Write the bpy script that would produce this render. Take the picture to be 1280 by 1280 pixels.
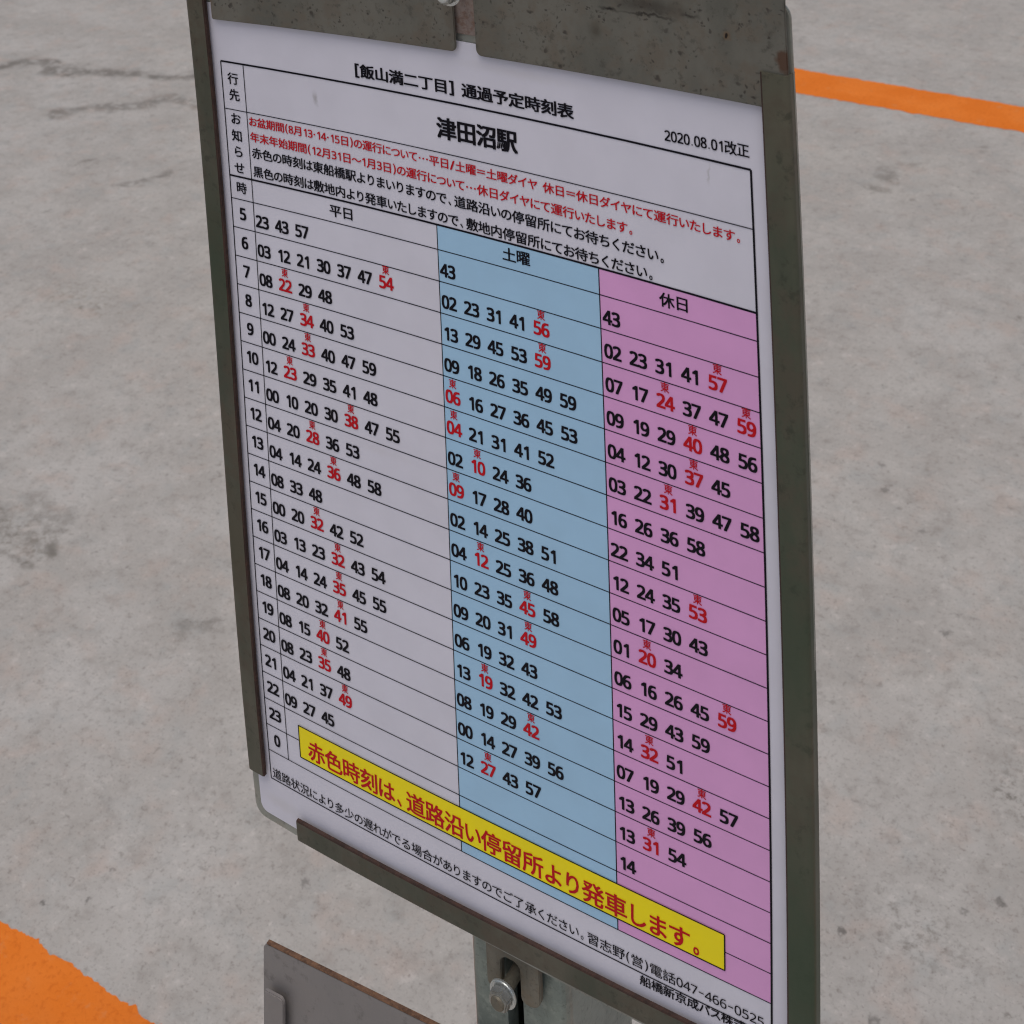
import bpy, bmesh, math, random
from mathutils import Vector, Matrix
random.seed(7)
for o in list(bpy.data.objects):
    bpy.data.objects.remove(o)
scene = bpy.context.scene
C = scene.collection

# ------------------------------------------------------------------ camera
W = 0.277            # width of the printed table, metres
AR = 1.09            # height of its twenty hour rows / width
CAM_H = 1.45
Z0 = CAM_H - 0.33092
R = [[0.8547539660053314, 0.04205982625684928, 0.5173264236565931],
     [0.0295744272329152, 0.991145234866435, -0.12944681013991657],
     [-0.5181901300217153, 0.12594480702592806, 0.8459414251183087]]
def fw(v): return Vector((v[0], v[2], -v[1]))
cd = bpy.data.cameras.new('camera')
cam = bpy.data.objects.new('camera', cd); C.objects.link(cam)
right, up, back = fw(R[0]), -fw(R[1]), -fw(R[2])
M = Matrix((right, up, back)).transposed().to_4x4()
M.translation = Vector((0.49173, -0.51662, CAM_H))
cam.matrix_world = M
cd.sensor_width = 36.0
cd.lens = 1853.9 / 1280 * 36
cd.shift_x = 0.0
cd.shift_y = (-375.72 - 640) / 1280
cd.clip_start = 0.02
cd.clip_end = 500
cd.dof.use_dof = True
cd.dof.focus_distance = 0.72
cd.dof.aperture_fstop = 33
scene.camera = cam
scene.cycles.filter_width = 1.15

# ------------------------------------------------------------------ light
world = bpy.data.worlds.new('World'); scene.world = world
world.use_nodes = True
wt = world.node_tree
bg = wt.nodes['Background']
sky = wt.nodes.new('ShaderNodeTexSky'); sky.sky_type = 'NISHITA'
sky.sun_disc = False
SUN_EL, SUN_AZ = math.radians(71), math.radians(168)   # azimuth measured from +Y towards +X
sky.sun_elevation = SUN_EL
sky.sun_rotation = SUN_AZ
sky.dust_density = 5.0; sky.air_density = 1.0; sky.ozone_density = 1.0
wt.links.new(sky.outputs[0], bg.inputs[0])
bg.inputs[1].default_value = 0.09
sd = bpy.data.lights.new('sun', 'SUN'); sun = bpy.data.objects.new('sun', sd); C.objects.link(sun)
sd.energy = 1.15; sd.angle = math.radians(50); sd.color = (1.0, 0.965, 0.92)
sdir = Vector((math.sin(SUN_AZ) * math.cos(SUN_EL), math.cos(SUN_AZ) * math.cos(SUN_EL), math.sin(SUN_EL)))
sun.rotation_euler = sdir.to_track_quat('Z', 'Y').to_euler()
vs = scene.view_settings
vs.view_transform = 'Standard'; vs.look = 'None'; vs.gamma = 1.0
vs.exposure = -0.08
try: vs.use_curve_mapping = False
except Exception: pass

# ------------------------------------------------------------------ node helpers
def srgb(r, g, b):
    f = lambda c: (c / 255 / 12.92) if c / 255 <= 0.04045 else ((c / 255 + 0.055) / 1.055) ** 2.4
    return (f(r), f(g), f(b), 1)
class NT:
    def __init__(s, name):
        s.m = bpy.data.materials.new(name); s.m.use_nodes = True
        s.t = s.m.node_tree; s.b = s.t.nodes['Principled BSDF']
        s.pos = s.t.nodes.new('ShaderNodeNewGeometry').outputs['Position']
    def n(s, k, **kw):
        nd = s.t.nodes.new(k)
        for a, v in kw.items(): setattr(nd, a, v)
        return nd
    def put(s, sock, v):
        if hasattr(v, 'is_output'): s.t.links.new(v, sock)
        else: sock.default_value = v
    def math(s, op, a, b=0.0, clamp=False):
        nd = s.n('ShaderNodeMath', operation=op, use_clamp=clamp); s.put(nd.inputs[0], a); s.put(nd.inputs[1], b); return nd.outputs[0]
    def vmath(s, op, a, b=(0, 0, 0)):
        nd = s.n('ShaderNodeVectorMath', operation=op); s.put(nd.inputs[0], a); s.put(nd.inputs[1], b)
        return nd.outputs['Value'] if op in ('LENGTH', 'DISTANCE', 'DOT_PRODUCT') else nd.outputs[0]
    def noise(s, scale, detail=4, rough=0.55, vec=None, stretch=None, dist=0.0):
        v = vec or s.pos
        if stretch: v = s.vmath('MULTIPLY', v, stretch)
        nd = s.n('ShaderNodeTexNoise'); s.put(nd.inputs['Vector'], v)
        nd.inputs['Scale'].default_value = scale; nd.inputs['Detail'].default_value = detail
        nd.inputs['Roughness'].default_value = rough; nd.inputs['Distortion'].default_value = dist
        return nd.outputs['Fac']
    def noisec(s, scale, detail=3, vec=None):
        nd = s.n('ShaderNodeTexNoise'); s.put(nd.inputs['Vector'], vec or s.pos); nd.inputs['Scale'].default_value = scale; nd.inputs['Detail'].default_value = detail
        return nd.outputs['Color']
    def rng(s, v, a, b, c=0.0, d=1.0):
        nd = s.n('ShaderNodeMapRange', interpolation_type='SMOOTHSTEP'); s.put(nd.inputs[0], v)
        for i, x in enumerate((a, b, c, d)): s.put(nd.inputs[i + 1], x)
        return nd.outputs[0]
    def mix(s, f, a, b, mode='MIX'):
        nd = s.n('ShaderNodeMix', data_type='RGBA', blend_type=mode)
        s.put(nd.inputs[0], f); s.put(nd.inputs[6], a); s.put(nd.inputs[7], b); return nd.outputs[2]
    def bump(s, h, strength, dist):
        nd = s.n('ShaderNodeBump'); s.put(nd.inputs['Height'], h); nd.inputs['Strength'].default_value = strength; nd.inputs['Distance'].default_value = dist
        s.t.links.new(nd.outputs[0], s.b.inputs['Normal'])
    def set(s, **kw):
        for k, v in kw.items(): s.put(s.b.inputs[k.replace('_', ' ')], v)
        return s
    def seg(s, p0, p1, r0, r1, vec):
        """soft mask round a segment lying on the ground (x, y pairs)"""
        a = Vector((p0[0], p0[1], 0)); d = Vector((p1[0], p1[1], 0)) - a
        rel = s.vmath('SUBTRACT', vec, tuple(a))
        t = s.math('DIVIDE', s.vmath('DOT_PRODUCT', rel, tuple(d)), d.length_squared or 1, clamp=True)
        sc = s.n('ShaderNodeVectorMath', operation='SCALE'); sc.inputs[0].default_value = d; s.put(sc.inputs['Scale'], t)
        return s.rng(s.vmath('DISTANCE', rel, sc.outputs[0]), r0, r1, 1.0, 0.0)

# ------------------------------------------------------------------ materials
def ground_material():
    m = NT('pale worn concrete')
    flat = m.vmath('MULTIPLY', m.pos, (1, 1, 0))
    big = m.noise(0.9, 4, 0.5); mid = m.noise(7, 5, 0.6); small = m.noise(38, 4, 0.65); grain = m.noise(260, 2, 0.7)
    col = m.mix(m.rng(big, 0.35, 0.65), srgb(180, 175, 167), srgb(183, 179, 173))
    col = m.mix(m.rng(mid, 0.36, 0.66), srgb(170, 165, 158), col)
    warm = m.noise(16, 3, 0.6, vec=m.vmath('ADD', m.pos, (13, 5, 2)))
    col = m.mix(m.math('MULTIPLY', m.rng(warm, 0.50, 0.72), 0.45), col, srgb(184, 166, 154))
    cool = m.noise(20, 3, 0.6, vec=m.vmath('ADD', m.pos, (3, 15, 2)))
    col = m.mix(m.math('MULTIPLY', m.rng(cool, 0.52, 0.72), 0.35), col, srgb(158, 161, 158))
    col = m.mix(m.math('MULTIPLY', m.rng(small, 0.50, 0.30), 0.32), col, srgb(128, 120, 112))
    col = m.mix(m.math('MULTIPLY', m.rng(small, 0.56, 0.74), 0.45), col, srgb(206, 199, 192))
    fine = m.noise(110, 3, 0.7)
    col = m.mix(m.math('MULTIPLY', m.rng(fine, 0.46, 0.28), 0.40), col, srgb(112, 104, 95))
    col = m.mix(m.math('MULTIPLY', m.rng(fine, 0.58, 0.74), 0.35), col, srgb(214, 207, 200))
    col = m.mix(m.math('MULTIPLY', m.rng(grain, 0.45, 0.28), 0.45), col, srgb(120, 112, 106))
    # scattered dark pits
    warp = m.vmath('ADD', flat, m.vmath('MULTIPLY', m.vmath('SUBTRACT', m.noisec(70, 5), (0.5, 0.5, 0.5)), (0.045, 0.045, 0)))
    for sc, thr, amt in ((14, 0.11, 0.4), (30, 0.14, 0.34), (62, 0.2, 0.32)):
        vo = m.n('ShaderNodeTexVoronoi'); m.put(vo.inputs['Vector'], warp); vo.inputs['Scale'].default_value = sc
        keep = m.math('GREATER_THAN', m.noise(sc * 0.4, 1, 0.5, vec=m.vmath('ADD', m.pos, (sc, 7, 1))), 0.53)
        spot = m.math('MULTIPLY', m.rng(vo.outputs['Distance'], thr * 0.3, thr, 1.0, 0.0), keep)
        col = m.mix(m.math('MULTIPLY', spot, amt), col, srgb(92, 86, 76))
    # cracks and oily patches that the photograph shows
    w2 = m.vmath('ADD', flat, m.vmath('MULTIPLY', m.vmath('SUBTRACT', m.noisec(9, 5), (0.5, 0.5, 0.5)), (0.16, 0.16, 0)))
    c1 = [(-2.79, 2.07), (-2.671, 2.139), (-2.596, 2.122), (-2.476, 2.153), (-2.343, 2.197), (-2.251, 2.252)]
    c2 = [(-2.359, 1.926), (-2.271, 1.985), (-2.177, 2.114), (-2.05, 2.12)]
    blobs = [(a, b, 0.006, 0.048, 0.72) for a, b in zip(c1, c1[1:])] + [(a, b, 0.005, 0.048, 0.62) for a, b in zip(c2, c2[1:])]
    blobs += [((-1.936, 1.692), (-1.875, 1.762), 0.004, 0.022, .6), ((-2.092, 1.744), (-2.081, 1.754), 0.002, 0.024, .6),
              ((-1.236, 0.855), (-1.171, 0.84), 0.004, 0.03, .4), ((-1.143, 0.79), (-1.15, 0.80), 0.003, 0.022, .7), ((-1.19, 0.793), (-1.255, 0.815), 0.004, 0.03, .5),
              ((-1.169, 0.752), (-1.193, 0.751), 0.003, 0.022, .6), ((-1.171, 0.84), (-1.165, 0.835), 0.002, 0.018, .6),
              ((-0.433, 2.458), (-0.428, 2.47), 0.003, 0.03, .55), ((-0.47, 2.39), (-0.45, 2.40), 0.003, 0.026, .5), ((-0.41, 2.543), (-0.40, 2.55), 0.002, 0.026, .4),
              ((-0.284, 2.695), (-0.28, 2.70), 0.002, 0.03, .45), ((-0.858, 0.758), (-0.85, 0.77), 0.003, 0.022, .5)]
    acc = 0.0
    for a, b, r0, r1, amt in blobs:
        acc = m.math('MAXIMUM', acc, m.math('MULTIPLY', m.seg(a, b, r0, r1, w2), amt))
    acc = m.math('MULTIPLY', acc, m.rng(m.noise(32, 5, 0.72), 0.32, 0.58))
    col = m.mix(acc, col, srgb(98, 92, 82))
    for (px, py, rx, ry, amt, cc) in ((0.17, 1.03, 0.085, 0.075, 0.75, srgb(104, 98, 88)), (0.10, 0.80, 0.075, 0.06, 0.55, srgb(112, 106, 96)), (0.14, 1.33, 0.09, 0.06, 0.4, srgb(116, 110, 98)),
                                      (-1.62, 1.30, 0.20, 0.07, 0.5, srgb(136, 128, 112)), (-1.85, 1.22, 0.16, 0.06, 0.4, srgb(140, 124, 112)), (-1.20, 0.80, 0.12, 0.07, 0.6, srgb(118, 112, 100))):
        d = m.vmath('LENGTH', m.vmath('MULTIPLY', m.vmath('SUBTRACT', w2, (px, py, 0)), (1 / rx, 1 / ry, 0)))
        spk = m.rng(m.noise(95, 5, 0.7, vec=m.vmath('ADD', m.pos, (px, py, 3))), 0.46, 0.66)
        col = m.mix(m.math('MULTIPLY', m.math('MULTIPLY', m.rng(d, 0.2, 1.0, 1, 0), spk), amt), col, cc)
    pits = [((-0.718, 0.396), .004, .7), ((-0.678, 0.423), .004, .65), ((-0.681, 0.460), .004, .5), ((-0.485, 0.552), .007, .5), ((0.033, 0.774), .005, .7), ((0.068, 0.788), .006, .4),
            ((0.165, 0.883), .007, .6), ((0.135, 0.857), .006, .5), ((0.089, 0.702), .007, .6), ((0.017, 1.226), .008, .6), ((0.023, 1.265), .006, .4), ((-0.136, 1.46), .009, .6), ((-0.157, 1.516), .008, .45), ((-0.063, 1.398), .008, .45)]
    acc = 0.0
    w3 = m.vmath('ADD', flat, m.vmath('MULTIPLY', m.vmath('SUBTRACT', m.noisec(150, 5), (0.5, 0.5, 0.5)), (0.022, 0.022, 0)))
    for pt, r, amt in pits:
        acc = m.math('MAXIMUM', acc, m.math('MULTIPLY', m.rng(m.vmath('DISTANCE', w3, (pt[0], pt[1], 0)), r * .2, r * 1.15, 1.0, 0.0), amt * 0.85))
    col = m.mix(acc, col, srgb(70, 66, 60))
    m.set(Base_Color=col, Roughness=0.6)
    m.b.inputs['Specular IOR Level'].default_value = 0.5
    m.bump(m.math("ADD", small, m.math("MULTIPLY", fine, 0.7)), 0.22, 0.004)
    return m.m

def paint_material():
    m = NT('orange road paint')
    a = m.noise(10, 4, 0.6); b = m.noise(150, 3, 0.7)
    col = m.mix(m.rng(a, 0.35, 0.7), srgb(226, 120, 36), srgb(234, 130, 48))
    col = m.mix(m.math('MULTIPLY', m.rng(b, 0.5, 0.3), 0.5), col, srgb(200, 96, 22))
    w_ = m.noise(34, 5, 0.7)
    col = m.mix(m.math('MULTIPLY', m.rng(w_, 0.58, 0.74), 0.4), col, srgb(206, 150, 104))
    col = m.mix(m.math('MULTIPLY', m.rng(m.noise(5, 4, 0.6), 0.5, 0.7), 0.3), col, srgb(188, 96, 34))
    m.set(Base_Color=col, Roughness=0.8); m.b.inputs['Specular IOR Level'].default_value = 0.2
    m.bump(b, 0.3, 0.002)
    return m.m

def metal_material(name, c1, c2, c3, metallic=0.35, rough=0.5, scale=26, pit=0.0, stretch=(1, 1, 0.35), rust=()):
    m = NT(name)
    a = m.noise(scale, 5, 0.62, stretch=stretch); b = m.noise(scale * 3.3, 4, 0.65); g = m.noise(900, 2, 0.6)
    col = m.mix(m.rng(a, 0.36, 0.64), c1, c2)
    col = m.mix(m.math('MULTIPLY', m.rng(b, 0.44, 0.66), 0.75), col, c3)
    d_ = m.noise(scale * 9, 4, 0.7, vec=m.vmath('ADD', m.pos, (4, 9, 2)))
    col = m.mix(m.math('MULTIPLY', m.rng(d_, 0.46, 0.30), 0.55), col, (c2[0] * 0.45, c2[1] * 0.43, c2[2] * 0.42, 1))
    col = m.mix(m.math('MULTIPLY', g, 0.16), col, (c3[0] * 1.7, c3[1] * 1.7, c3[2] * 1.7, 1))
    hgt = m.math('ADD', m.math('MULTIPLY', b, 0.6), m.math('MULTIPLY', g, 0.12))
    if pit:
        wv = m.vmath('ADD', m.pos, m.vmath('MULTIPLY', m.vmath('SUBTRACT', m.noisec(160, 3), (0.5, 0.5, 0.5)), (0.007, 0.007, 0.007)))
        for sc, thr in ((80, 0.20), (170, 0.27), (380, 0.34)):
            vo = m.n('ShaderNodeTexVoronoi'); m.put(vo.inputs['Vector'], wv); vo.inputs['Scale'].default_value = sc
            keep = m.rng(m.noise(sc * 0.3, 2, 0.5, vec=m.vmath('ADD', m.pos, (3, sc, 1))), 0.44, 0.62)
            spot = m.math('MULTIPLY', m.math('MULTIPLY', m.rng(vo.outputs['Distance'], thr * 0.3, thr, 1, 0), keep), pit)
            col = m.mix(spot, col, (0.045, 0.038, 0.032, 1))
            hgt = m.math('SUBTRACT', hgt, m.math('MULTIPLY', spot, 0.5))
    for (px, pz, rx, rz, cc, amt, edge) in rust:
        q = m.vmath('MULTIPLY', m.vmath('SUBTRACT', m.vmath('ADD', m.pos, m.vmath('MULTIPLY', m.vmath('SUBTRACT', m.noisec(220, 4), (0.5, 0.5, 0.5)), (0.005, 0, 0.005))), (px, 0, pz)), (1 / rx, 0, 1 / rz))
        d = m.vmath('LENGTH', q)
        sp = m.math('MULTIPLY', m.rng(d, 0.6 if edge else 0.0, 1.0, 1, 0), amt)
        col = m.mix(sp, col, cc)
    m.set(Base_Color=col, Metallic=metallic, Roughness=m.rng(a, 0.3, 0.7, rough - 0.07, rough + 0.1))
    m.bump(hgt, 0.25, 0.0012)
    return m.m

def print_material(name, c, mottled=0.05, rough=0.5, spec=0.35, marks=()):
    m = NT(name)
    n1 = m.noise(55, 3, 0.5); n2 = m.noise(1500, 2, 0.6)
    dark = tuple(x * (1 - mottled * 2) for x in c[:3]) + (1,)
    col = m.mix(m.rng(n1, 0.3, 0.7), dark, c)
    col = m.mix(m.math('MULTIPLY', n2, mottled * 2.2), col, tuple(min(1, x * 1.25 + 0.01) for x in c[:3]) + (1,))
    for (px, pz, rx, rz, cc, amt) in marks:
        q = m.vmath('MULTIPLY', m.vmath('SUBTRACT', m.vmath('ADD', m.pos, m.vmath('MULTIPLY', m.vmath('SUBTRACT', m.noisec(300, 4), (0.5, 0.5, 0.5)), (0.004, 0, 0.004))), (px, 0, pz)), (1 / rx, 0, 1 / rz))
        col = m.mix(m.math('MULTIPLY', m.rng(m.vmath('LENGTH', q), 0.0, 1.0, 1, 0), amt), col, cc)
    m.set(Base_Color=col, Roughness=m.rng(n1, 0.3, 0.7, rough - 0.08, rough + 0.08)); m.b.inputs['Specular IOR Level'].default_value = spec
    m.bump(m.math('ADD', m.noise(14, 2, 0.4), m.math('MULTIPLY', n2, 0.01)), 0.35, 0.004)
    return m.m

def zof(v): return Z0 - v * AR * W
M_GROUND = ground_material()
M_PAINT = paint_material()
M_RAIL = metal_material('weathered olive metal', srgb(92, 90, 78), srgb(70, 75, 63), srgb(82, 74, 62), 0.3, 0.46, 22, rust=((-0.03 * W, zof(0.12), 0.04, 0.07, srgb(58, 72, 54), 0.65, False), (-0.02 * W, zof(0.62), 0.04, 0.05, srgb(82, 76, 60), 0.6, False)))
M_RAILG = metal_material('greenish weathered metal', srgb(94, 92, 78), srgb(64, 76, 61), srgb(84, 78, 66), 0.3, 0.46, 15, rust=((1.05 * W, zof(0.95), 0.05, 0.10, srgb(58, 76, 56), 0.75, False), (1.05 * W, zof(0.42), 0.05, 0.06, srgb(60, 76, 58), 0.6, False)))
M_COVER = metal_material('pitted grey metal', srgb(112, 111, 103), srgb(94, 95, 88), srgb(104, 97, 86), 0.3, 0.5, 24, pit=0.85, stretch=(1, 1, 0.6), rust=(
    (-0.004 * W, zof(-0.43), 0.0040, 0.045, srgb(124, 72, 36), 0.8, False),
    (1.055 * W, zof(-0.392), 0.0048, 0.0052, srgb(84, 58, 42), 0.9, True), (0.966 * W, zof(-0.4143), 0.0030, 0.0024, srgb(120, 84, 44), 0.6, False),
    (0.966 * W, zof(-0.4145), 0.0009, 0.0009, srgb(26, 16, 10), 1.0, True), (0.84 * W, zof(-0.434), 0.026, 0.0055, srgb(62, 57, 50), 0.75, False), (0.775 * W, zof(-0.4215), 0.0065, 0.0013, srgb(26, 23, 20), 1.0, False), (0.84 * W, zof(-0.4215), 0.018, 0.0009, srgb(44, 40, 35), 0.9, False), (0.91 * W, zof(-0.430), 0.006, 0.001, srgb(44, 40, 35), 0.8, False), (0.752 * W, zof(-0.387), 0.005, 0.006, srgb(74, 70, 60), 0.7, False)))
M_PLATE = metal_material('grey backing metal', srgb(164, 166, 158), srgb(140, 144, 136), srgb(156, 152, 142), 0.35, 0.4, 30)
M_POST = metal_material('galvanised steel', srgb(140, 150, 142), srgb(120, 130, 124), srgb(150, 158, 150), 0.35, 0.42, 45)
M_TAB = metal_material('dull bracket metal', srgb(120, 117, 106), srgb(100, 98, 88), srgb(116, 106, 90), 0.35, 0.5, 60)
M_BOLT = metal_material('bright zinc', srgb(214, 218, 218), srgb(188, 194, 194), srgb(204, 206, 202), 0.8, 0.28, 120)
M_NUT = metal_material('dull zinc', srgb(176, 178, 174), srgb(136, 136, 130), srgb(156, 154, 146), 0.7, 0.32, 200)
M_PANEL = metal_material('grey brown panel metal', srgb(138, 134, 133), srgb(130, 127, 126), srgb(134, 129, 127), 0.25, 0.42, 12)
M_RUST = metal_material('rusty brown edge', srgb(112, 82, 62), srgb(78, 56, 44), srgb(130, 96, 70), 0.15, 0.75, 160, stretch=(1, 1, 1))
M_EDGE = metal_material('rusty edge with painted shadow', srgb(62, 44, 38), srgb(46, 34, 30), srgb(74, 50, 40), 0.1, 0.8, 120)  # rust brown, its darkness also paints the shadow line inside the rails
M_PAPER = print_material('white paper', srgb(218, 217, 229), 0.02, marks=((0.2 * W, Z0 + 0.199 * AR * W, 0.0022, 0.005, srgb(150, 146, 146), 0.6), (0.93 * W, Z0 + 0.215 * AR * W, 0.001, 0.006, srgb(168, 166, 166), 0.5), (0.30 * W, Z0 - 0.36 * AR * W, 0.03, 0.004, srgb(200, 196, 200), 0.2), (0.02 * W, Z0 - 1.1 * AR * W, 0.02, 0.006, srgb(186, 180, 170), 0.2), (0.6 * W, Z0 + 0.30 * AR * W, 0.05, 0.004, srgb(196, 190, 186), 0.2)))
M_BLUE = print_material('light blue print', srgb(166, 206, 236), 0.02)
M_PINK = print_material('pink print', srgb(226, 166, 218), 0.02)
M_YELLOW = print_material('yellow print', srgb(254, 234, 8), 0.02)
M_BLACK = print_material('black ink', srgb(14, 12, 22), 0.03, 0.6, 0.15)
M_RED = print_material('red ink', srgb(196, 12, 30), 0.03, 0.6, 0.2)

# ------------------------------------------------------------------ board space: u right, v down, h out of the board (m)
ZC = [-0.00472, 0.00259, 0.00193, 0.00311, 0.00992, 0.00295, -0.00165]
DC = [-0.00689, -0.00047, 0.00071, -0.00032, -0.02406]
def bend(u, v):
    """the metal board is very slightly bent: in-plane and out-of-plane offsets in metres"""
    u = min(max(u, -0.1), 1.1); v = min(max(v, -0.48), 1.2)
    s = 2 * u - 1; t = 2 * (v - 0.4)
    z = sum(a * b for a, b in zip(ZC, (s*s - 1, t*t - 1, s*t, s*(t*t - 1), t*(s*s - 1), t**3 - t, s*(t**3 - t))))
    dx = u * (DC[0]*(t*t - 1) + DC[1]*(t**3 - t)) + (1 - u) * (DC[2]*(t*t - 1) + DC[3]*(t**3 - t)) + DC[4]*u*(1 - u)
    return dx * W, z * W
def F(u, v, h): return Vector((u * W, -h, -v * AR * W))     # flat board, before bending

def bend_bm(bm, fixed=None):
    for vt in bm.verts:
        u = vt.co.x / W; v = -vt.co.z / (AR * W)
        dx, dz = bend(*(fixed or (u, v)))
        vt.co = Vector((vt.co.x + dx, vt.co.y + dz, vt.co.z + Z0))
def slice_bm(bm, us=(), vs_=()):
    for u in us:
        bmesh.ops.bisect_plane(bm, geom=bm.verts[:] + bm.edges[:] + bm.faces[:], plane_co=(u * W, 0, 0), plane_no=(1, 0, 0))
    for v in vs_:
        bmesh.ops.bisect_plane(bm, geom=bm.verts[:] + bm.edges[:] + bm.faces[:], plane_co=(0, 0, -v * AR * W), plane_no=(0, 0, 1))
VS = [i * 0.1 - 0.45 for i in range(17)]
US = [i * 0.1 for i in range(11)]

ROOT = {}
def link(name, me, mats, parent=None, smooth=False):
    o = bpy.data.objects.new(name, me); C.objects.link(o)
    for m in (mats if isinstance(mats, (list, tuple)) else [mats]): me.materials.append(m)
    if parent is not None: o.parent = parent
    if smooth:
        for p in me.polygons: p.use_smooth = True
    return o
def base_of(p):
    while p.parent: p = p.parent
    return Vector(p.location)
def from_bm(name, bm, mats, parent, smooth=False):
    """bm holds world coordinates; the mesh is stored relative to its thing's origin"""
    b = base_of(parent) if parent else Vector()
    bmesh.ops.translate(bm, verts=bm.verts[:], vec=-b)
    bmesh.ops.recalc_face_normals(bm, faces=bm.faces[:]) if bm.faces else None
    me = bpy.data.meshes.new(name); bm.to_mesh(me); bm.free()
    return link(name, me, mats, parent, smooth)
def thing(name, loc, label, cat, group=None):
    o = bpy.data.objects.new(name, None); C.objects.link(o); o.location = loc
    o.empty_display_size = 0.05
    o['label'] = label; o['category'] = cat
    if group: o['group'] = group
    return o

def rounded(pts, radii, n=6):
    """polygon in (u,v) with rounded corners; radius in metres"""
    P = [Vector((u * W, v * AR * W)) for u, v in pts]; out = []
    for i, p in enumerate(P):
        r = radii[i] if isinstance(radii, (list, tuple)) else radii
        if r <= 0: out.append(p); continue
        a = (P[i - 1] - p).normalized(); b = (P[(i + 1) % len(P)] - p).normalized()
        ang = a.angle(b); d = r / math.tan(ang / 2)
        p0, p1 = p + a * d, p + b * d
        ctr = p + (a + b).normalized() * (r / math.sin(ang / 2))
        v0, v1 = p0 - ctr, p1 - ctr
        for k in range(n + 1):
            t = k / n
            w = v0.lerp(v1, t)
            out.append(ctr + w.normalized() * r)
    return [(p.x / W, p.y / (AR * W)) for p in out]
def prism(pts, h0, h1, bevel=0.0003, us=US, vs_=VS, fixed=None, seg=2):
    bm = bmesh.new()
    f = [bm.verts.new(F(u, v, h1)) for u, v in pts]; face = bm.faces.new(f)
    r = bmesh.ops.extrude_face_region(bm, geom=[face])
    bmesh.ops.translate(bm, verts=[g for g in r['geom'] if isinstance(g, bmesh.types.BMVert)], vec=(0, h1 - h0, 0))
    bmesh.ops.recalc_face_normals(bm, faces=bm.faces[:])
    if bevel:
        es = [e for e in bm.edges if len(e.link_faces) == 2 and e.calc_face_angle(0) > 1.0 and abs((e.verts[0].co - e.verts[1].co).y) < 1e-6]
        bmesh.ops.bevel(bm, geom=es, offset=bevel, segments=seg, affect='EDGES', clamp_overlap=True)
    bmesh.ops.triangulate(bm, faces=[f for f in bm.faces if len(f.verts) > 4])
    slice_bm(bm, us, vs_)
    bend_bm(bm, fixed)
    return bm
def sheet(bm, quad, h, mi=0, us=US, vs_=VS):
    """thin flat sheet (already bent) appended to bm; quad = list of (u,v)"""
    t = bmesh.new()
    t.faces.new([t.verts.new(F(u, v, h)) for u, v in quad])
    if len(quad) > 4: bmesh.ops.triangulate(t, faces=t.faces[:])
    slice_bm(t, us, vs_); bend_bm(t)
    add(bm, t, mi)
def add(bm, t, mi=0):
    mp = {v: bm.verts.new(v.co) for v in t.verts}
    for f in t.faces:
        nf = bm.faces.new([mp[v] for v in f.verts]); nf.material_index = mi
    t.free()
def rect(u0, v0, u1, v1): return [(u0, v0), (u0, v1), (u1, v1), (u1, v0)]
def extrude_profile(prof, path_v, across='u', lip=()):
    """prof: closed list of (a, h) with a in u (or v) units; swept along path values of the other axis"""
    bm = bmesh.new(); rings = []
    for q in path_v:
        pv, du = q if isinstance(q, tuple) else (q, 0)
        rings.append([bm.verts.new(F(a + du, pv, h) if across == 'u' else F(pv, a + du, h)) for a, h in prof])
    n = len(prof)
    for r0, r1 in zip(rings, rings[1:]):
        for i in range(n):
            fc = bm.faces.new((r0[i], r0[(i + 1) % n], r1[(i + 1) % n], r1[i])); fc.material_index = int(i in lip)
    bm.faces.new(rings[0]); bm.faces.new(list(reversed(rings[-1])))
    bmesh.ops.recalc_face_normals(bm, faces=bm.faces[:])
    bend_bm(bm)
    return bm

# ------------------------------------------------------------------ setting
bm = bmesh.new()
bmesh.ops.create_grid(bm, x_segments=8, y_segments=8, size=60)
g = from_bm('ground', bm, M_GROUND, None)
g['kind'] = 'structure'; g['label'] = 'pale worn concrete ground with cracks and dark specks'
def stripe(y0, y1, x0, x1, wob):
    bm = bmesh.new(); n = 1800; prev = None
    xs = [x0 + (x1 - x0) * i / n for i in range(n + 1)]
    o0 = o1 = 0
    rnd = random.Random(int(y0 * 1000))
    for x in xs:
        o0 = o0 * 0.6 + rnd.uniform(-wob, wob); o1 = o1 * 0.6 + rnd.uniform(-wob, wob)
        if rnd.random() < 0.06: o0 += rnd.uniform(-2.2, 2.2) * wob; o1 += rnd.uniform(-2.2, 2.2) * wob
        a, b = bm.verts.new((x, y0 + o0, 0.0007)), bm.verts.new((x, y1 + o1, 0.0007))
        if prev: bm.faces.new((prev[0], a, b, prev[1]))
        prev = (a, b)
    return bm
s = from_bm('road_marking', stripe(2.81, 2.956, -5, 6, 0.0028), M_PAINT, None)
s['kind'] = 'structure'; s['label'] = 'far orange line painted across the concrete'
s = from_bm('road_marking', stripe(0.217, 0.3615, -2.4, 2.0, 0.0016), M_PAINT, None)
s['kind'] = 'structure'; s['label'] = 'near orange line painted across the concrete'

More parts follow.
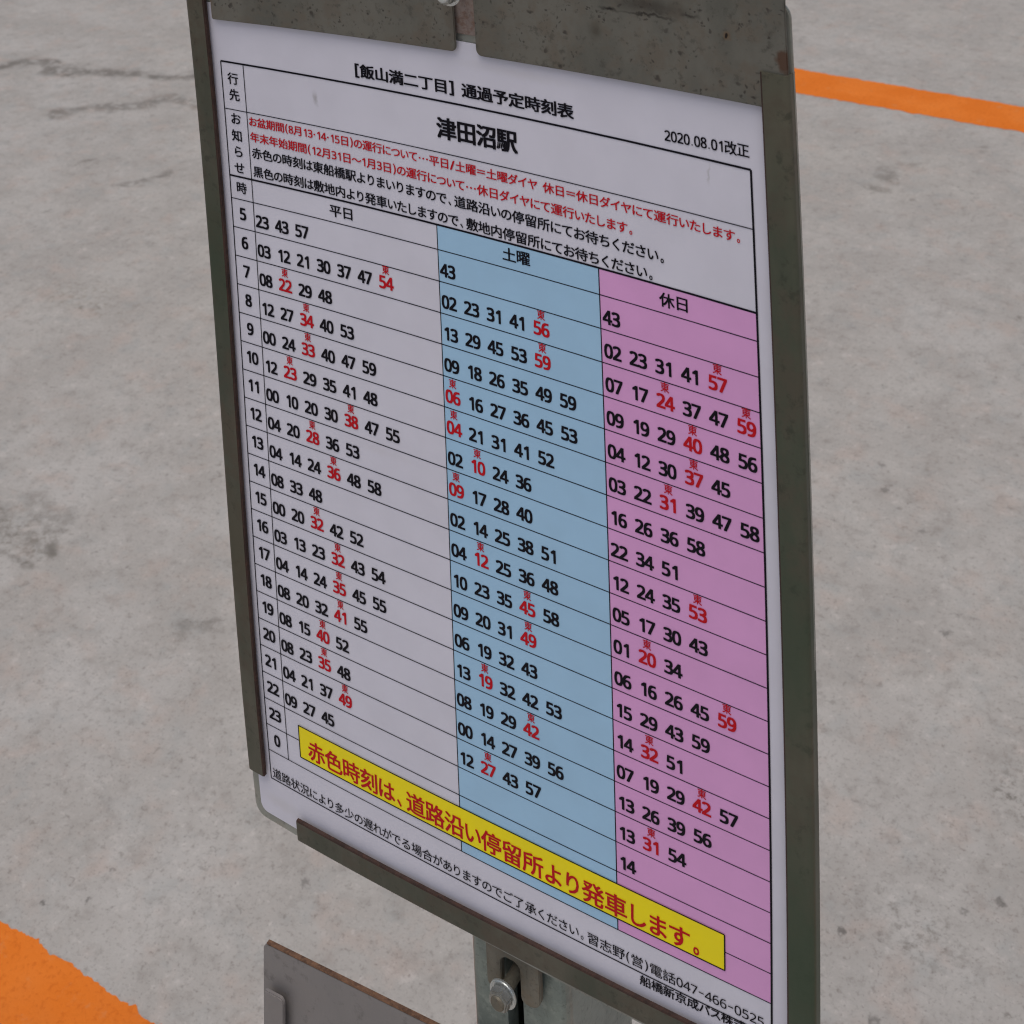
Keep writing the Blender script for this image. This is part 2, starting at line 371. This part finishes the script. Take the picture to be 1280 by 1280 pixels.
# ------------------------------------------------------------------ post
PU = 0.5375; PF = (0.53, 1.2)
dx, dz = bend(*PF)
post = thing('sign_post', (PU * W + dx, dz + 0.03, 0.0), 'grey green slotted steel post standing behind the timetable board', 'post')
def channel():
    u0, u1 = 0.4245, 0.622
    a0, a1 = u0 * W, u1 * W; s0, s1 = 0.5035 * W, 0.5365 * W
    f, bk, t = -0.0085, -0.078, 0.0025
    r = 0.0065
    def arc(cx, ch, a_, b_, rr, n=5): return [(cx + rr * math.cos(math.radians(a_ + (b_ - a_) * k / n)), ch + rr * math.sin(math.radians(a_ + (b_ - a_) * k / n))) for k in range(n + 1)]
    outer = [(s0, f)] + arc(a0 + r, f - r, 90, 180, r) + arc(a0 + r, bk + r, 180, 270, r) + arc(a1 - r, bk + r, 270, 360, r) + arc(a1 - r, f - r, 0, 90, r) + [(s1, f)]
    ri = r - t
    inner = [(s1, f - 0.009), (s1 + t, f - 0.009), (s1 + t, f - t)] + arc(a1 - r, f - r, 90, 0, ri) + arc(a1 - r, bk + r, 360, 270, ri) + arc(a0 + r, bk + r, 270, 180, ri) + arc(a0 + r, f - r, 180, 90, ri) + [(s0 - t, f - t), (s0 - t, f - 0.009), (s0, f - 0.009)]
    prof = outer + inner
    bm = bmesh.new(); rings = []
    for z in (0.0, 0.3, 0.6, 0.9, 1.6):
        rings.append([bm.verts.new((x + dx, -h + dz, z)) for x, h in prof])
    n = len(prof)
    for r0, r1 in zip(rings, rings[1:]):
        for i in range(n): bm.faces.new((r0[i], r0[(i + 1) % n], r1[(i + 1) % n], r1[i]))
    bm.faces.new(rings[0]); bm.faces.new(rings[-1])
    return bm
ch = from_bm('channel', channel(), M_POST, post)

# ------------------------------------------------------------------ timetable holder
dx, dz = bend(0.5, 0.4)
holder = thing('timetable_holder', (0.5 * W, dz, zof(1.15)), 'weathered olive metal frame with folded rails holding the white timetable', 'sign frame')
bp = rounded([(-0.056, -0.466), (-0.056, 1.153), (1.069, 1.153), (1.069, -0.466)], [0.006, 0.007, 0.007, 0.006])
from_bm('back_plate', prism(bp, -0.0028, -0.0010, 0.0004), M_PLATE, holder)
hf = 0.0038; t_ = 0.0009
def arc2(cu, chh, a0, a1, r, n=6):
    return [(cu + r * math.cos(math.radians(a0 + (a1 - a0) * k / n)) / W, chh + r * math.sin(math.radians(a0 + (a1 - a0) * k / n))) for k in range(n + 1)]
def rail_profile(outer, inner, sgn):
    """C-shaped folded strip: outer wall, rounded shoulder, face, short inner lip. sgn=+1 when the outer side is at larger u"""
    r = 0.0024
    cu = outer - sgn * r / W; chh = hf - r
    o = [(outer, -0.0030)] + (arc2(cu, chh, 0, 90, r) if sgn > 0 else arc2(cu, chh, 180, 90, r))
    li = inner + sgn * 0.0008 / W
    o += [(li, hf), (inner, hf - 0.0005), (inner, hf - 0.0022), (inner + sgn * t_ / W, hf - 0.0022), (inner + sgn * t_ / W, hf - t_)]
    ri = r - t_
    o += (arc2(cu, chh, 90, 0, ri) if sgn > 0 else arc2(cu, chh, 90, 180, ri)) + [(outer - sgn * t_ / W, -0.0030)]
    return o
def steps(a, b, n=18): return [a + (b - a) * i / n for i in range(n + 1)]
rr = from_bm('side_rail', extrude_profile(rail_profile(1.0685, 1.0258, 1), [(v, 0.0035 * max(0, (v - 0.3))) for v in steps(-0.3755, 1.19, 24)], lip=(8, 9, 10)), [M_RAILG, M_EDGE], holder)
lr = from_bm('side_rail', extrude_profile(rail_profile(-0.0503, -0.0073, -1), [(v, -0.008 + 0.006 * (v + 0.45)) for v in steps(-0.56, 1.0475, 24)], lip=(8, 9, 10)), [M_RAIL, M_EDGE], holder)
# bottom rail: profile across v, swept along u
def bottom_profile():
    r = 0.0024; out = []
    vb, vt = 1.1387, 1.0947
    k = AR * W
    A = lambda a0, a1, rr_: [(vb - r / k + rr_ * math.cos(math.radians(a0 + (a1 - a0) * i / 6)) / k, hf - r + rr_ * math.sin(math.radians(a0 + (a1 - a0) * i / 6))) for i in range(7)]
    return [(vb, -0.0042)] + A(0, 90, r) + [(vt + 0.0008 / k, hf), (vt, hf - 0.0003), (vt, hf - 0.0018), (vt + t_ / k, hf - 0.0018), (vt + t_ / k, hf - t_)] + A(90, 0, r - t_) + [(vb - t_ / k, -0.0042)]
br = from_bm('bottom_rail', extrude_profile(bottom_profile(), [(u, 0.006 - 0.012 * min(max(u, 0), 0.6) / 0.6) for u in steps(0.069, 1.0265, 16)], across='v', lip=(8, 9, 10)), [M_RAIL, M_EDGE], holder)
tab = [(0.476, 1.135), (0.476, 1.238), (0.5065, 1.238), (0.5065, 1.17), (0.545, 1.17), (0.545, 1.238), (0.584, 1.238), (0.584, 1.135)]
from_bm('mounting_tab', prism(rounded(tab, [0, .003, .003, .004, .004, .003, .006, 0]), -0.0062, -0.0030, 0.0004, us=(), vs_=()), M_TAB, holder)

# retaining plate with a slot, slid in behind the rails above the sheet
cov = [(-0.004, -0.60), (-0.004, -0.3075), (0.5045, -0.3185), (0.5025, -0.56), (0.5415, -0.56), (0.5425, -0.3185), (1.0665, -0.3275), (1.0665, -0.60)]
cover = thing('retaining_plate', (0.53 * W, bend(0.53, -0.33)[1], zof(-0.32)), 'pitted grey metal plate with a slot above the sheet, rust patch at one end', 'metal plate')
cp = rounded(cov, [0, .001, .0028, 0, 0, .0028, .0, 0])
from_bm('plate', prism(cp, 0.0013, 0.0026, 0.0004), M_COVER, cover)
# strip of the holder seen through the slot
from_bm('slot_backing', prism(rect(0.47, -0.60, 0.58, -0.344), -0.0008, 0.0002, 0.0002, us=()), metal_material('brown grey strip', srgb(150, 138, 132), srgb(136, 124, 118), srgb(120, 92, 76), 0.2, 0.5, 90), holder)

# ------------------------------------------------------------------ bolts
def bolt(name, label, u, v, hb, ht, fixed, rad, slotm):
    dx, dz = bend(*fixed)
    c = Vector((u * W + dx, dz, zof(v)))
    root = thing(name, c, label, 'bolt', 'hex bolts through the slots')
    def cyl(h0, h1, r0, r1, n, rot=0.0, bev=0.0004):
        bm = bmesh.new()
        rings = [[bm.verts.new(c + Vector((rr_ * math.cos(2 * math.pi * i / n + rot), -h, rr_ * math.sin(2 * math.pi * i / n + rot)))) for i in range(n)] for h, rr_ in ((h0, r0), (h1, r1))]
        for i in range(n): bm.faces.new((rings[0][i], rings[0][(i + 1) % n], rings[1][(i + 1) % n], rings[1][i]))
        bm.faces.new(rings[0]); bm.faces.new(rings[1])
        bmesh.ops.recalc_face_normals(bm, faces=bm.faces[:])
        if bev: bmesh.ops.bevel(bm, geom=[e for e in bm.edges if e.calc_face_angle(0) > 0.5], offset=bev, segments=2, affect='EDGES')
        return bm
    from_bm('shank', cyl(hb - 0.012, ht - 0.0042, rad * 0.52, rad * 0.52, 24, bev=0), M_TAB, root)
    from_bm('washer', cyl(ht - 0.0060, ht - 0.0042, rad * 1.16, rad * 1.16, 40, bev=0.0005), M_BOLT, root)
    from_bm('hex_head', cyl(ht - 0.0042, ht, rad, rad * 0.93, 6, 0.3, 0.0008), M_NUT, root)
    from_bm('end_boss', cyl(ht - 0.0002, ht + 0.0007, rad * 0.62, rad * 0.55, 28, bev=0.0002), slotm, root)
    return root
bolt('hex_bolt', 'shiny hex bolt through the slotted tab below the timetable', 0.524, 1.2125, -0.003, 0.0085, (0.53, 1.2), 0.0062, M_TAB)
bolt('hex_bolt', 'shiny hex bolt in the slot above the timetable heading', 0.5215, -0.4195, 0.0026, 0.0170, (0.52, -0.41), 0.0051, M_BOLT)

# ------------------------------------------------------------------ lower panel
FX = (0.3, 1.2)
lp = thing('lower_panel', (0.3 * W, bend(*FX)[1], zof(2.1)), 'second grey metal panel with a rusty top edge, below the timetable', 'metal panel')
tilt = -0.088
def tl(u, v): return (u + 0.029 - 0.085 * (v - 1.40) , v - 0.019 + tilt * (u + 0.055))
pp = rounded([tl(-0.066, 1.413), tl(-0.066, 2.1), tl(1.05, 2.1), tl(1.05, 1.413)], [0.0055, .004, .004, .0055])
from_bm('face_plate', prism(pp, -0.0006, 0.0012, 0.0005, us=(), vs_=(), fixed=FX), M_PANEL, lp)
def edge_strip():
    a = rounded([tl(-0.066, 1.413), tl(-0.066, 1.47), tl(1.05, 1.47), tl(1.05, 1.413)], [0.0055, 0, 0, .0055])
    bm = prism([tl(-0.057, 1.4108), tl(-0.057, 1.4137), tl(1.03, 1.4137), tl(1.03, 1.4108)], -0.0012, 0.0014, 0.0003, us=(), vs_=(), fixed=FX)
    return bm
from_bm('edge_trim', edge_strip(), M_RUST, lp)
cl = rounded([tl(-0.048, 1.490), tl(-0.048, 2.05), tl(0.000, 2.05), tl(0.000, 1.490)], [0.0008, .001, .001, .003])
from_bm('side_clip', prism(cl, 0.0040, 0.0062, 0.0005, us=(), vs_=(), fixed=FX), M_PANEL, lp)

# ------------------------------------------------------------------ timetable sheet
tt = thing('timetable_sheet', (0.5 * W, bend(0.5, 0.4)[1], zof(1.13)), 'white printed bus timetable with blue, pink columns and a yellow banner', 'timetable')
pap = rounded([(-0.0355, -0.3318), (-0.0355, 1.1335), (1.040, 1.1335), (1.040, -0.3318)], [0.0, 0.0045, 0.003, 0.0])
from_bm('paper', prism(pap, -0.0006, 0.0, 0), M_PAPER, tt)
V_T, V_A, V_B, V_E = -0.2349, -0.1541, -0.0393, 1.056
UD, UB, UP = 0.0500, 0.4432, 0.7430
def sheet_part(name, q, h, mat):
    bm = bmesh.new(); sheet(bm, q, h); return from_bm(name, bm, mat, tt)
sheet_part('saturday_column', rect(UB, V_B, UP, 1.0), 0.00012, M_BLUE)
sheet_part('holiday_column', rect(UP, V_B, 1.0, 1.0), 0.00012, M_PINK)
bm = bmesh.new()
HL = 0.00022
def hline(v, u0=0.0, u1=1.0, w=0.00042, h=HL):
    d = w / 2 / (AR * W); sheet(bm, rect(u0, v - d, u1, v + d), h)
def vline(u, v0, v1, w=0.00044, h=HL + 0.00003):
    d = w / 2 / W; sheet(bm, rect(u - d, v0, u + d, v1), h)
hline(V_T, w=0.0009); hline(V_A); hline(V_B, w=0.0009)
for k in range(21): hline(k * 0.05, w=0.00044)
hline(V_E, w=0.0006)
vline(0, V_T, V_E, 0.00055); vline(1, V_T, V_E, 0.0009); vline(UD, V_T, 1.0); vline(UB, V_B, 1.0); vline(UP, V_B, 1.0, 0.0005)
from_bm('grid_lines', bm, M_BLACK, tt)
BN = rect(0.0826, 0.9206, 0.9256, 0.9804)
ban = sheet_part('warning_banner', BN, 0.00034, M_YELLOW)
bm = bmesh.new()
for a in (0.9206, 0.9804): hline(a, 0.0826, 0.9256, 0.0006, 0.00042)
for a in (0.0826, 0.9256): vline(a, 0.9206, 0.9804, 0.0006, 0.00045)
from_bm('banner_border', bm, M_BLACK, ban)

# ---- lettering: outlines of single characters, laid out in (u,v)
# outlines of the ten digits: bezier splines of (left handle, point, right handle), thousandths of an em
DIGITS = {'0':[[(230,-7,191,-7,137,-7),(97,15,72,59,46,102),(33,163,33,240,33,292),(38,337,49,373,59,410),(76,438,99,458,123,477),(153,487,191,487,245,487),(285,465,312,422,338,379),(351,318,351,240,351,189),(346,145,335,108,324,71),(307,43,284,23,261,3)],[(155,44,191,44,227,44),(253,60,268,92,284,125),(291,174,291,240,291,306),(284,355,268,388,253,420),(227,437,191,437,155,437),(130,420,115,388,100,355),(92,306,92,240,92,175),(100,125,115,93,130,60)]],'1':[[(200,0,181,0,181,112),(181,223,181,335,181,354),(181,370,181,381,182,393),(182,405,183,418,176,411),(170,405,164,400,158,395),(151,388,142,381,125,367),(108,353,91,339,80,352),(70,366,60,379,103,412),(146,446,189,480,206,480),(222,480,238,480,238,320),(238,160,238,0,219,0)]],'2':[[(138,0,32,0,32,16),(32,33,32,49,74,91),(116,134,158,176,182,200),(202,222,219,240,236,259),(248,278,257,296,265,314),(269,334,269,355,269,382),(261,402,246,415,230,429),(210,436,185,436,161,436),(141,432,123,424,106,416),(88,405,69,390,59,403),(48,417,38,430,56,445),(78,459,102,470,127,481),(154,486,185,486,229,486),(265,475,291,452,317,430),(330,398,330,359,330,334),(325,310,314,288,304,267),(290,245,271,224,253,202),(231,179,207,155,173,122),(140,89,107,56,107,56),(107,55,107,54,188,54),(268,54,349,54,349,36),(349,18,349,0,244,0)]],'3':[[(204,-7,162,-7,137,-7),(113,-5,92,-1,71,3),(50,10,30,19,30,38),(30,56,30,75,50,65),(72,57,95,51,119,46),(141,43,163,43,206,43),(237,51,256,68,275,85),(284,108,284,138,284,168),(272,189,249,202,225,216),(192,222,150,222,134,222),(119,222,103,222,103,239),(103,256,103,273,119,273),(135,273,150,273,190,273),(220,281,240,298,260,314),(271,336,271,363,271,387),(263,405,247,417,231,430),(210,437,183,437,157,437),(135,433,117,425,99,418),(80,408,62,396,53,410),(43,423,33,437,50,450),(71,462,96,471,122,481),(150,486,183,486,233,486),(270,475,294,453,319,430),(331,402,331,367,331,335),(322,309,304,290,286,271),(262,259,232,253,232,252),(232,251,232,250,270,245),(299,233,318,214,336,194),(346,168,346,136,346,109),(339,84,326,62,313,40),(293,24,266,11,239,-1)]],'4':[[(263,0,244,0,244,36),(244,73,244,109,167,109),(91,109,14,109,14,126),(14,142,14,159,89,267),(165,375,240,482,260,482),(281,482,301,482,301,375),(301,269,301,162,324,162),(347,162,371,162,371,144),(371,126,371,109,347,109),(324,109,301,109,301,73),(301,36,301,0,282,0)],[(120,230,72,162,129,162),(186,162,244,162,244,212),(244,263,244,313,244,336),(244,356,245,372,245,389),(246,404,247,419,246,419),(245,419,244,419,241,411),(236,401,231,392,226,382),(221,373,216,367,168,298)]],'5':[[(223,-7,167,-7,142,-7),(119,-4,97,0,75,4),(57,11,42,19,42,38),(42,57,42,75,58,65),(78,58,101,52,124,46),(146,44,167,44,203,44),(231,52,253,69,275,86),(285,112,285,147,285,178),(276,202,257,219,237,236),(207,244,165,244,153,244),(138,243,122,241,106,239),(93,237,83,234,73,241),(64,247,54,253,60,329),(66,404,72,480,152,480),(232,480,312,480,312,462),(312,444,312,426,249,426),(186,426,122,426,118,379),(115,333,111,287,118,288),(129,290,142,291,155,293),(169,294,185,294,234,294),(273,282,302,257,331,233),(346,198,346,153,346,103),(330,64,299,36,267,7)]],'6':[[(247,-7,200,-7,170,-7),(142,1,118,16,93,31),(73,55,59,86,44,117),(37,157,37,205,37,239),(40,273,46,307,52,340),(63,370,79,397,95,424),(117,446,146,462,174,478),(211,486,257,486,266,486),(276,486,288,485,299,484),(308,482,316,480,316,463),(316,447,316,430,308,433),(299,435,288,436,278,437),(268,438,258,438,227,438),(201,433,181,422,160,412),(144,398,132,380,120,362),(111,342,106,318,101,295),(97,270,96,244,97,244),(99,244,100,244,110,259),(125,273,143,284,161,295),(185,300,214,300,255,300),(289,288,314,262,340,237),(353,201,353,154,353,104),(339,65,311,36,284,8)],[(177,43,199,43,228,43),(251,52,268,70,285,88),(294,116,294,154,294,185),(286,209,271,227,256,245),(232,254,201,254,180,254),(162,249,146,241,131,232),(119,221,110,208,101,194),(97,180,97,166,97,147),(101,127,108,108,116,89),(127,74,142,61,158,49)]],'7':[[(113,0,91,0,157,142),(223,284,288,426,202,426),(116,426,30,426,30,444),(30,462,30,480,137,480),(244,480,351,480,351,464),(351,449,351,434,286,289),(221,145,156,0,135,0)]],'8':[[(241,-7,193,-7,142,-7),(102,5,75,27,47,50),(33,81,33,122,33,144),(37,163,47,179,56,195),(68,209,83,221,99,233),(115,242,132,251,109,264),(89,280,73,299,57,318),(48,343,48,372,48,397),(55,417,67,434,80,451),(97,464,118,473,140,482),(164,486,191,486,233,486),(268,476,295,457,322,437),(335,409,335,371,335,352),(331,335,323,321,314,307),(303,294,289,283,276,272),(260,262,244,254,263,244),(281,234,298,222,314,210),(327,196,336,181,346,165),(351,146,351,124,351,84),(336,52,308,29,279,5)],[(178,284,194,277,217,287),(237,298,253,312,269,326),(277,345,277,369,277,392),(269,409,253,421,238,433),(217,439,191,439,166,439),(146,433,130,421,114,409),(106,392,106,369,106,353),(110,339,118,328,126,317),(136,307,150,299,163,291)],[(158,40,192,40,225,40),(250,48,267,63,284,79),(293,99,293,124,293,147),(284,166,265,182,247,197),(223,211,192,222,188,224),(185,225,181,226,152,214),(129,199,114,183,98,167),(91,146,91,122,91,98),(99,79,116,63,132,48)]],'9':[[(174,-7,129,-7,120,-7),(110,-6,98,-5,86,-4),(76,-2,69,0,69,17),(69,34,69,50,86,45),(106,42,128,42,159,42),(185,47,205,57,226,67),(242,81,254,99,266,117),(275,137,280,161,285,184),(289,209,289,235,288,235),(287,235,285,235,276,220),(261,207,243,196,224,185),(200,179,171,179,130,179),(97,192,72,217,46,243),(34,278,34,324,34,358),(40,387,53,411,65,435),(83,454,106,467,129,480),(156,486,187,486,217,486),(245,479,269,463,294,448),(313,424,328,393,342,362),(349,323,349,275,349,240),(346,206,340,173,334,140),(323,109,307,82,291,55),(269,34,240,17,211,1)],[(153,226,184,226,206,226),(224,230,240,239,255,247),(268,259,276,272,285,285),(289,299,289,314,289,333),(286,352,278,371,270,390),(259,405,244,418,229,430),(210,437,187,437,159,437),(136,427,119,409,101,391),(92,363,92,325,92,294),(100,270,115,252,130,234)]]}
GC = {}
def glyph(chr_, bold):
    k = (chr_, bold)
    if k in GC: return GC[k]
    if chr_ in DIGITS:
        cu = bpy.data.curves.new('glyph', 'CURVE'); cu.dimensions = '2D'; cu.fill_mode = 'FRONT'; cu.resolution_u = 3; cu.offset = bold
        for sp in DIGITS[chr_]:
            q = cu.splines.new('BEZIER'); q.bezier_points.add(len(sp) - 1); q.use_cyclic_u = True; q.resolution_u = 3
            for bp_, c in zip(q.bezier_points, sp):
                bp_.handle_left_type = bp_.handle_right_type = 'FREE'
                bp_.handle_left = (c[0] / 1000, c[1] / 1000, 0); bp_.co = (c[2] / 1000, c[3] / 1000, 0); bp_.handle_right = (c[4] / 1000, c[5] / 1000, 0)
    else:
        cu = bpy.data.curves.new('glyph', 'FONT'); cu.body = chr_; cu.size = 1.0; cu.dimensions = '2D'; cu.fill_mode = 'FRONT'; cu.resolution_u = 3
    ob = bpy.data.objects.new('glyph', cu); C.objects.link(ob)
    dg = bpy.context.evaluated_depsgraph_get()
    me = ob.evaluated_get(dg).to_mesh()
    vs2 = [(v.co.x, v.co.y) for v in me.vertices]; fs = [tuple(p.vertices) for p in me.polygons]
    ob.evaluated_get(dg).to_mesh_clear()
    bpy.data.objects.remove(ob); bpy.data.curves.remove(cu)
    GC[k] = (vs2, fs); return GC[k]
def bbox(g):
    xs = [p[0] for p in g[0]]; ys = [p[1] for p in g[0]]
    return min(xs), max(xs), min(ys), max(ys)
KB = bbox(glyph('国', 0)); EM = (KB[3] - KB[2]) / 0.90; KY = (KB[2] + KB[3]) / 2; KX = (KB[0] + KB[1]) / 2
DB = bbox(glyph('8', 0)); CAP = bbox(glyph('5', 0))[3]; DADV = 0.0
def place(bm, g, u, v, sx, sy, ox, oy, h, mi, fat=0.0):
    """glyph point (ox, oy) lands on (u, v); fat thickens the strokes by overprinting"""
    if fat:
        for k, (ax, ay) in enumerate(((-1, -.6), (1, -.6), (-1, .6), (1, .6))):
            place(bm, g, u, v, sx, sy, ox + ax * fat, oy + ay * fat, h + 0.000012 * k, mi)
        return
    vts = []
    for x, y in g[0]:
        uu = u + (x - ox) * sx; vv = v - (y - oy) * sy
        du, dz_ = bend(uu, vv)
        vts.append(bm.verts.new((uu * W + du, dz_ - h, zof(vv))))
    for f in g[1]:
        try: fc = bm.faces.new([vts[i] for i in f]); fc.material_index = mi
        except ValueError: pass
HIRA = set('おのについてはよりまいすでらせがあくださごたしちれを、。')
def adv(c):
    if c in '0123456789': return 0.53
    if c in '.': return 0.32
    if c in '-': return 0.5
    if c in '()[]': return 0.42
    if c in '･': return 0.36
    if c in '/': return 0.5
    if c in ' ': return 0.45
    if c in '、。': return 0.62
    if c in 'いりくとしょ': return 0.84
    if c in '=＝～': return 0.92
    if c in 'ダイヤバスのについておはよまですらせがあださごたちれ': return 0.90
    return 1.0
def line(bm, s, u0, u1, v0, v1, em, bold=0.0, mi=0, h=0.0003, digit=0.82, vary=None):
    """text whose ink runs from (u0,v0) to (u1,v1) (mid height); em = em height in v"""
    tot = sum(adv(c) for c in s); x = 0
    su = (u1 - u0) / (tot - 0.08)
    for c in s:
        a = adv(c); t = (x + a / 2 - 0.04) / (tot - 0.08)
        u = u0 + (u1 - u0) * t; v = v0 + (v1 - v0) * t
        x += a
        if c == ' ': continue
        g = glyph(c, 0)
        if not g[0]: continue
        b = bbox(g)
        if c in '0123456789':
            sy = em * 0.74 / CAP; sx = su * 0.46 / (DB[1] - DB[0])
            place(bm, g, u, v, sx, sy, (b[0] + b[1]) / 2, CAP / 2, h, mi, bold * 0.8)
        elif c == '.':
            place(bm, g, u, v + em * 0.37, su * 0.9 / EM, em * 0.9 / EM, (b[0] + b[1]) / 2, b[2], h, mi)
        elif c in '-()[]/･':
            w_ = b[1] - b[0]; hh = b[3] - b[2]
            kx = {'-': 0.36 * su / w_, '/': 0.42 * su / w_, '･': 0.19 * su / w_}.get(c, 0.24 * su / w_)
            ky = {'-': 0.09 * em / hh, '/': 0.85 * em / hh, '･': 0.17 * em / hh}.get(c, 0.98 * em / hh)
            place(bm, g, u, v, kx, ky, (b[0] + b[1]) / 2, (b[2] + b[3]) / 2, h, mi, bold if c in '()[]/' else 0)
        else:
            k = min(1.0, a + 0.06)
            ox = KX if c not in '、。' else (b[0] + b[1]) / 2 + 0.1 * EM
            place(bm, g, u, v, su * k / EM, em / EM, ox, KY, h, mi, bold)
def emit(name, bm, parent=None): return from_bm(name, bm, [M_BLACK, M_RED], parent or tt)

bm = bmesh.new()
line(bm, '[飯山満二丁目] 通過予定時刻表', 0.2925, 0.7100, -0.2578, -0.2588, 0.0222, 0.030)
line(bm, '津田沼駅', 0.4545, 0.6045, -0.1922, -0.1950, 0.0345, 0.034)
emit('heading_text', bm)
bm = bmesh.new()
line(bm, '2020.08.01改正', 0.8655, 0.9985, -0.2552, -0.2592, 0.0192, 0.018)
emit('revision_date', bm)
bm = bmesh.new()
line(bm, 'お盆期間(8月13･14･15日)の運行について･･･平日/土曜＝土曜ダイヤ 休日＝休日ダイヤにて運行いたします。', 0.0540, 0.9830, -0.1395, -0.1375, 0.0166, 0.018, 1)
line(bm, '年末年始期間(12月31日～1月3日)の運行について･･･休日ダイヤにて運行いたします。', 0.0545, 0.8085, -0.1130, -0.1085, 0.0172, 0.018, 1)
line(bm, '赤色の時刻は東船橋駅よりまいりますので、道路沿いの停留所にてお待ちください。', 0.0560, 0.8600, -0.0862, -0.0805, 0.0192, 0.018)
line(bm, '黒色の時刻は敷地内より発車いたしますので、敷地内停留所にてお待ちください。', 0.0560, 0.8400, -0.0545, -0.0515, 0.0192, 0.018)
for c, u, v in (('行', .0249, -.2072), ('先', .0251, -.1795), ('お', .0240, -.1389), ('知', .0240, -.1098), ('ら', .0243, -.0825), ('せ', .0244, -.0546), ('時', .0255, -.0204)):
    place(bm, glyph(c, 0), u, v, 0.0240 / EM, 0.0205 / EM, KX, KY, 0.0003, 0, 0.018)
line(bm, '平日', 0.2215, 0.2722, -0.0188, -0.0203, 0.0205, 0.020)
line(bm, '土曜', 0.5695, 0.6195, -0.0208, -0.0226, 0.0215, 0.020)
line(bm, '休日', 0.8460, 0.8935, -0.0188, -0.0210, 0.0215, 0.020)
emit('notice_text', bm)

DP = 0.0146
def pair(bm, s, u, v, mi=0, cap=0.0206):
    for i, c in enumerate(s):
        g = glyph(c, 0); b = bbox(g)
        place(bm, g, u + (i + 0.5) * DP, v, 0.0130 / (DB[1] - DB[0]), cap * 0.96 / CAP, (b[0] + b[1]) / 2, CAP / 2, 0.0003, mi, 0.025)
hours = ['5', '6', '7', '8', '9'] + [str(i) for i in range(10, 24)] + ['0']
bm = bmesh.new()
for k, s in enumerate(hours):
    pair(bm, s, 0.0245 - len(s) * DP / 2, k * 0.05 + 0.0245)
emit('hour_numbers', bm)
WK = ['23 43 57', '03 12 21 30 37 47 54*', '08 22* 29 48', '12 27 34* 40 53', '00 24 33* 40 47 59', '12 23* 29 35 41 48', '00 10 20 30 38* 47 55', '04 20 28* 36 53',
      '04 14 24 36* 48 58', '08 33 48', '00 20 32* 42 52', '03 13 23 32* 43 54', '04 14 24 35* 45 55', '08 20 32 41* 55', '08 15 40* 52', '08 23 35* 48', '04 21 37 49*', '09 27 45', '', '']
SA = ['43', '02 23 31 41 56*', '13 29 45 53 59*', '09 18 26 35 49 59', '06* 16 27 36 45 53', '04* 21 31 41 52', '02 10* 24 36', '09* 17 28 40', '02 14 25 38 51',
      '04 12* 25 36 48', '10 23 35 45* 58', '09 20 31 49*', '06 19 32 43', '13 19* 32 42 53', '08 19 29 42*', '00 14 27 39 56', '12 27* 43 57', '', '', '']
HO = ['43', '02 23 31 41 57*', '07 17 24* 37 47 59*', '09 19 29 40* 48 56', '04 12 30 37* 45', '03 22 31* 39 47 58', '16 26 36 58', '22 34 51', '12 24 35 53*',
      '05 17 30 43', '01 20* 34', '06 16 26 45 59*', '15 29 43 59', '14 32* 51', '07 19 29 42* 57', '13 26 39 56', '13 31* 54', '14', '', '']
for name, rows, u0, pitch in (('weekday_times', WK, 0.0537, 0.0443), ('saturday_times', SA, 0.4468, 0.0437), ('holiday_times', HO, 0.7478, 0.0431)):
    bm = bmesh.new()
    for k, row in enumerate(rows):
        for i, tkn in enumerate(row.split()):
            red = tkn.endswith('*'); u = u0 + i * pitch; v = k * 0.05 + 0.0306 - 0.0006 * i
            pair(bm, tkn[:2], u, v, int(red))
            if red: place(bm, glyph('東', 0), u + DP, k * 0.05 + 0.0090 - 0.0004 * i, 0.0146 / EM, 0.0150 / EM, KX, KY, 0.0003, 1, 0.014)
    emit(name, bm)
bm = bmesh.new()
line(bm, '道路状況により多少の遅れがでる場合がありますのでご了承ください。習志野(営)電話047-466-0525', 0.0060, 0.9880, 1.0425, 1.0385, 0.0205, 0.004)
line(bm, '船橋新京成バス株式会社', 0.7810, 0.9990, 1.0680, 1.0610, 0.0180, 0.016)
emit('footer_text', bm)
bm = bmesh.new()
line(bm, '赤色時刻は、道路沿い停留所より発車します。', 0.1045, 0.8925, 0.9570, 0.9600, 0.0385, 0.018, 1, h=0.0005)
from_bm('banner_text', bm, [M_BLACK, M_RED], ban)
bpy.context.view_layer.update()
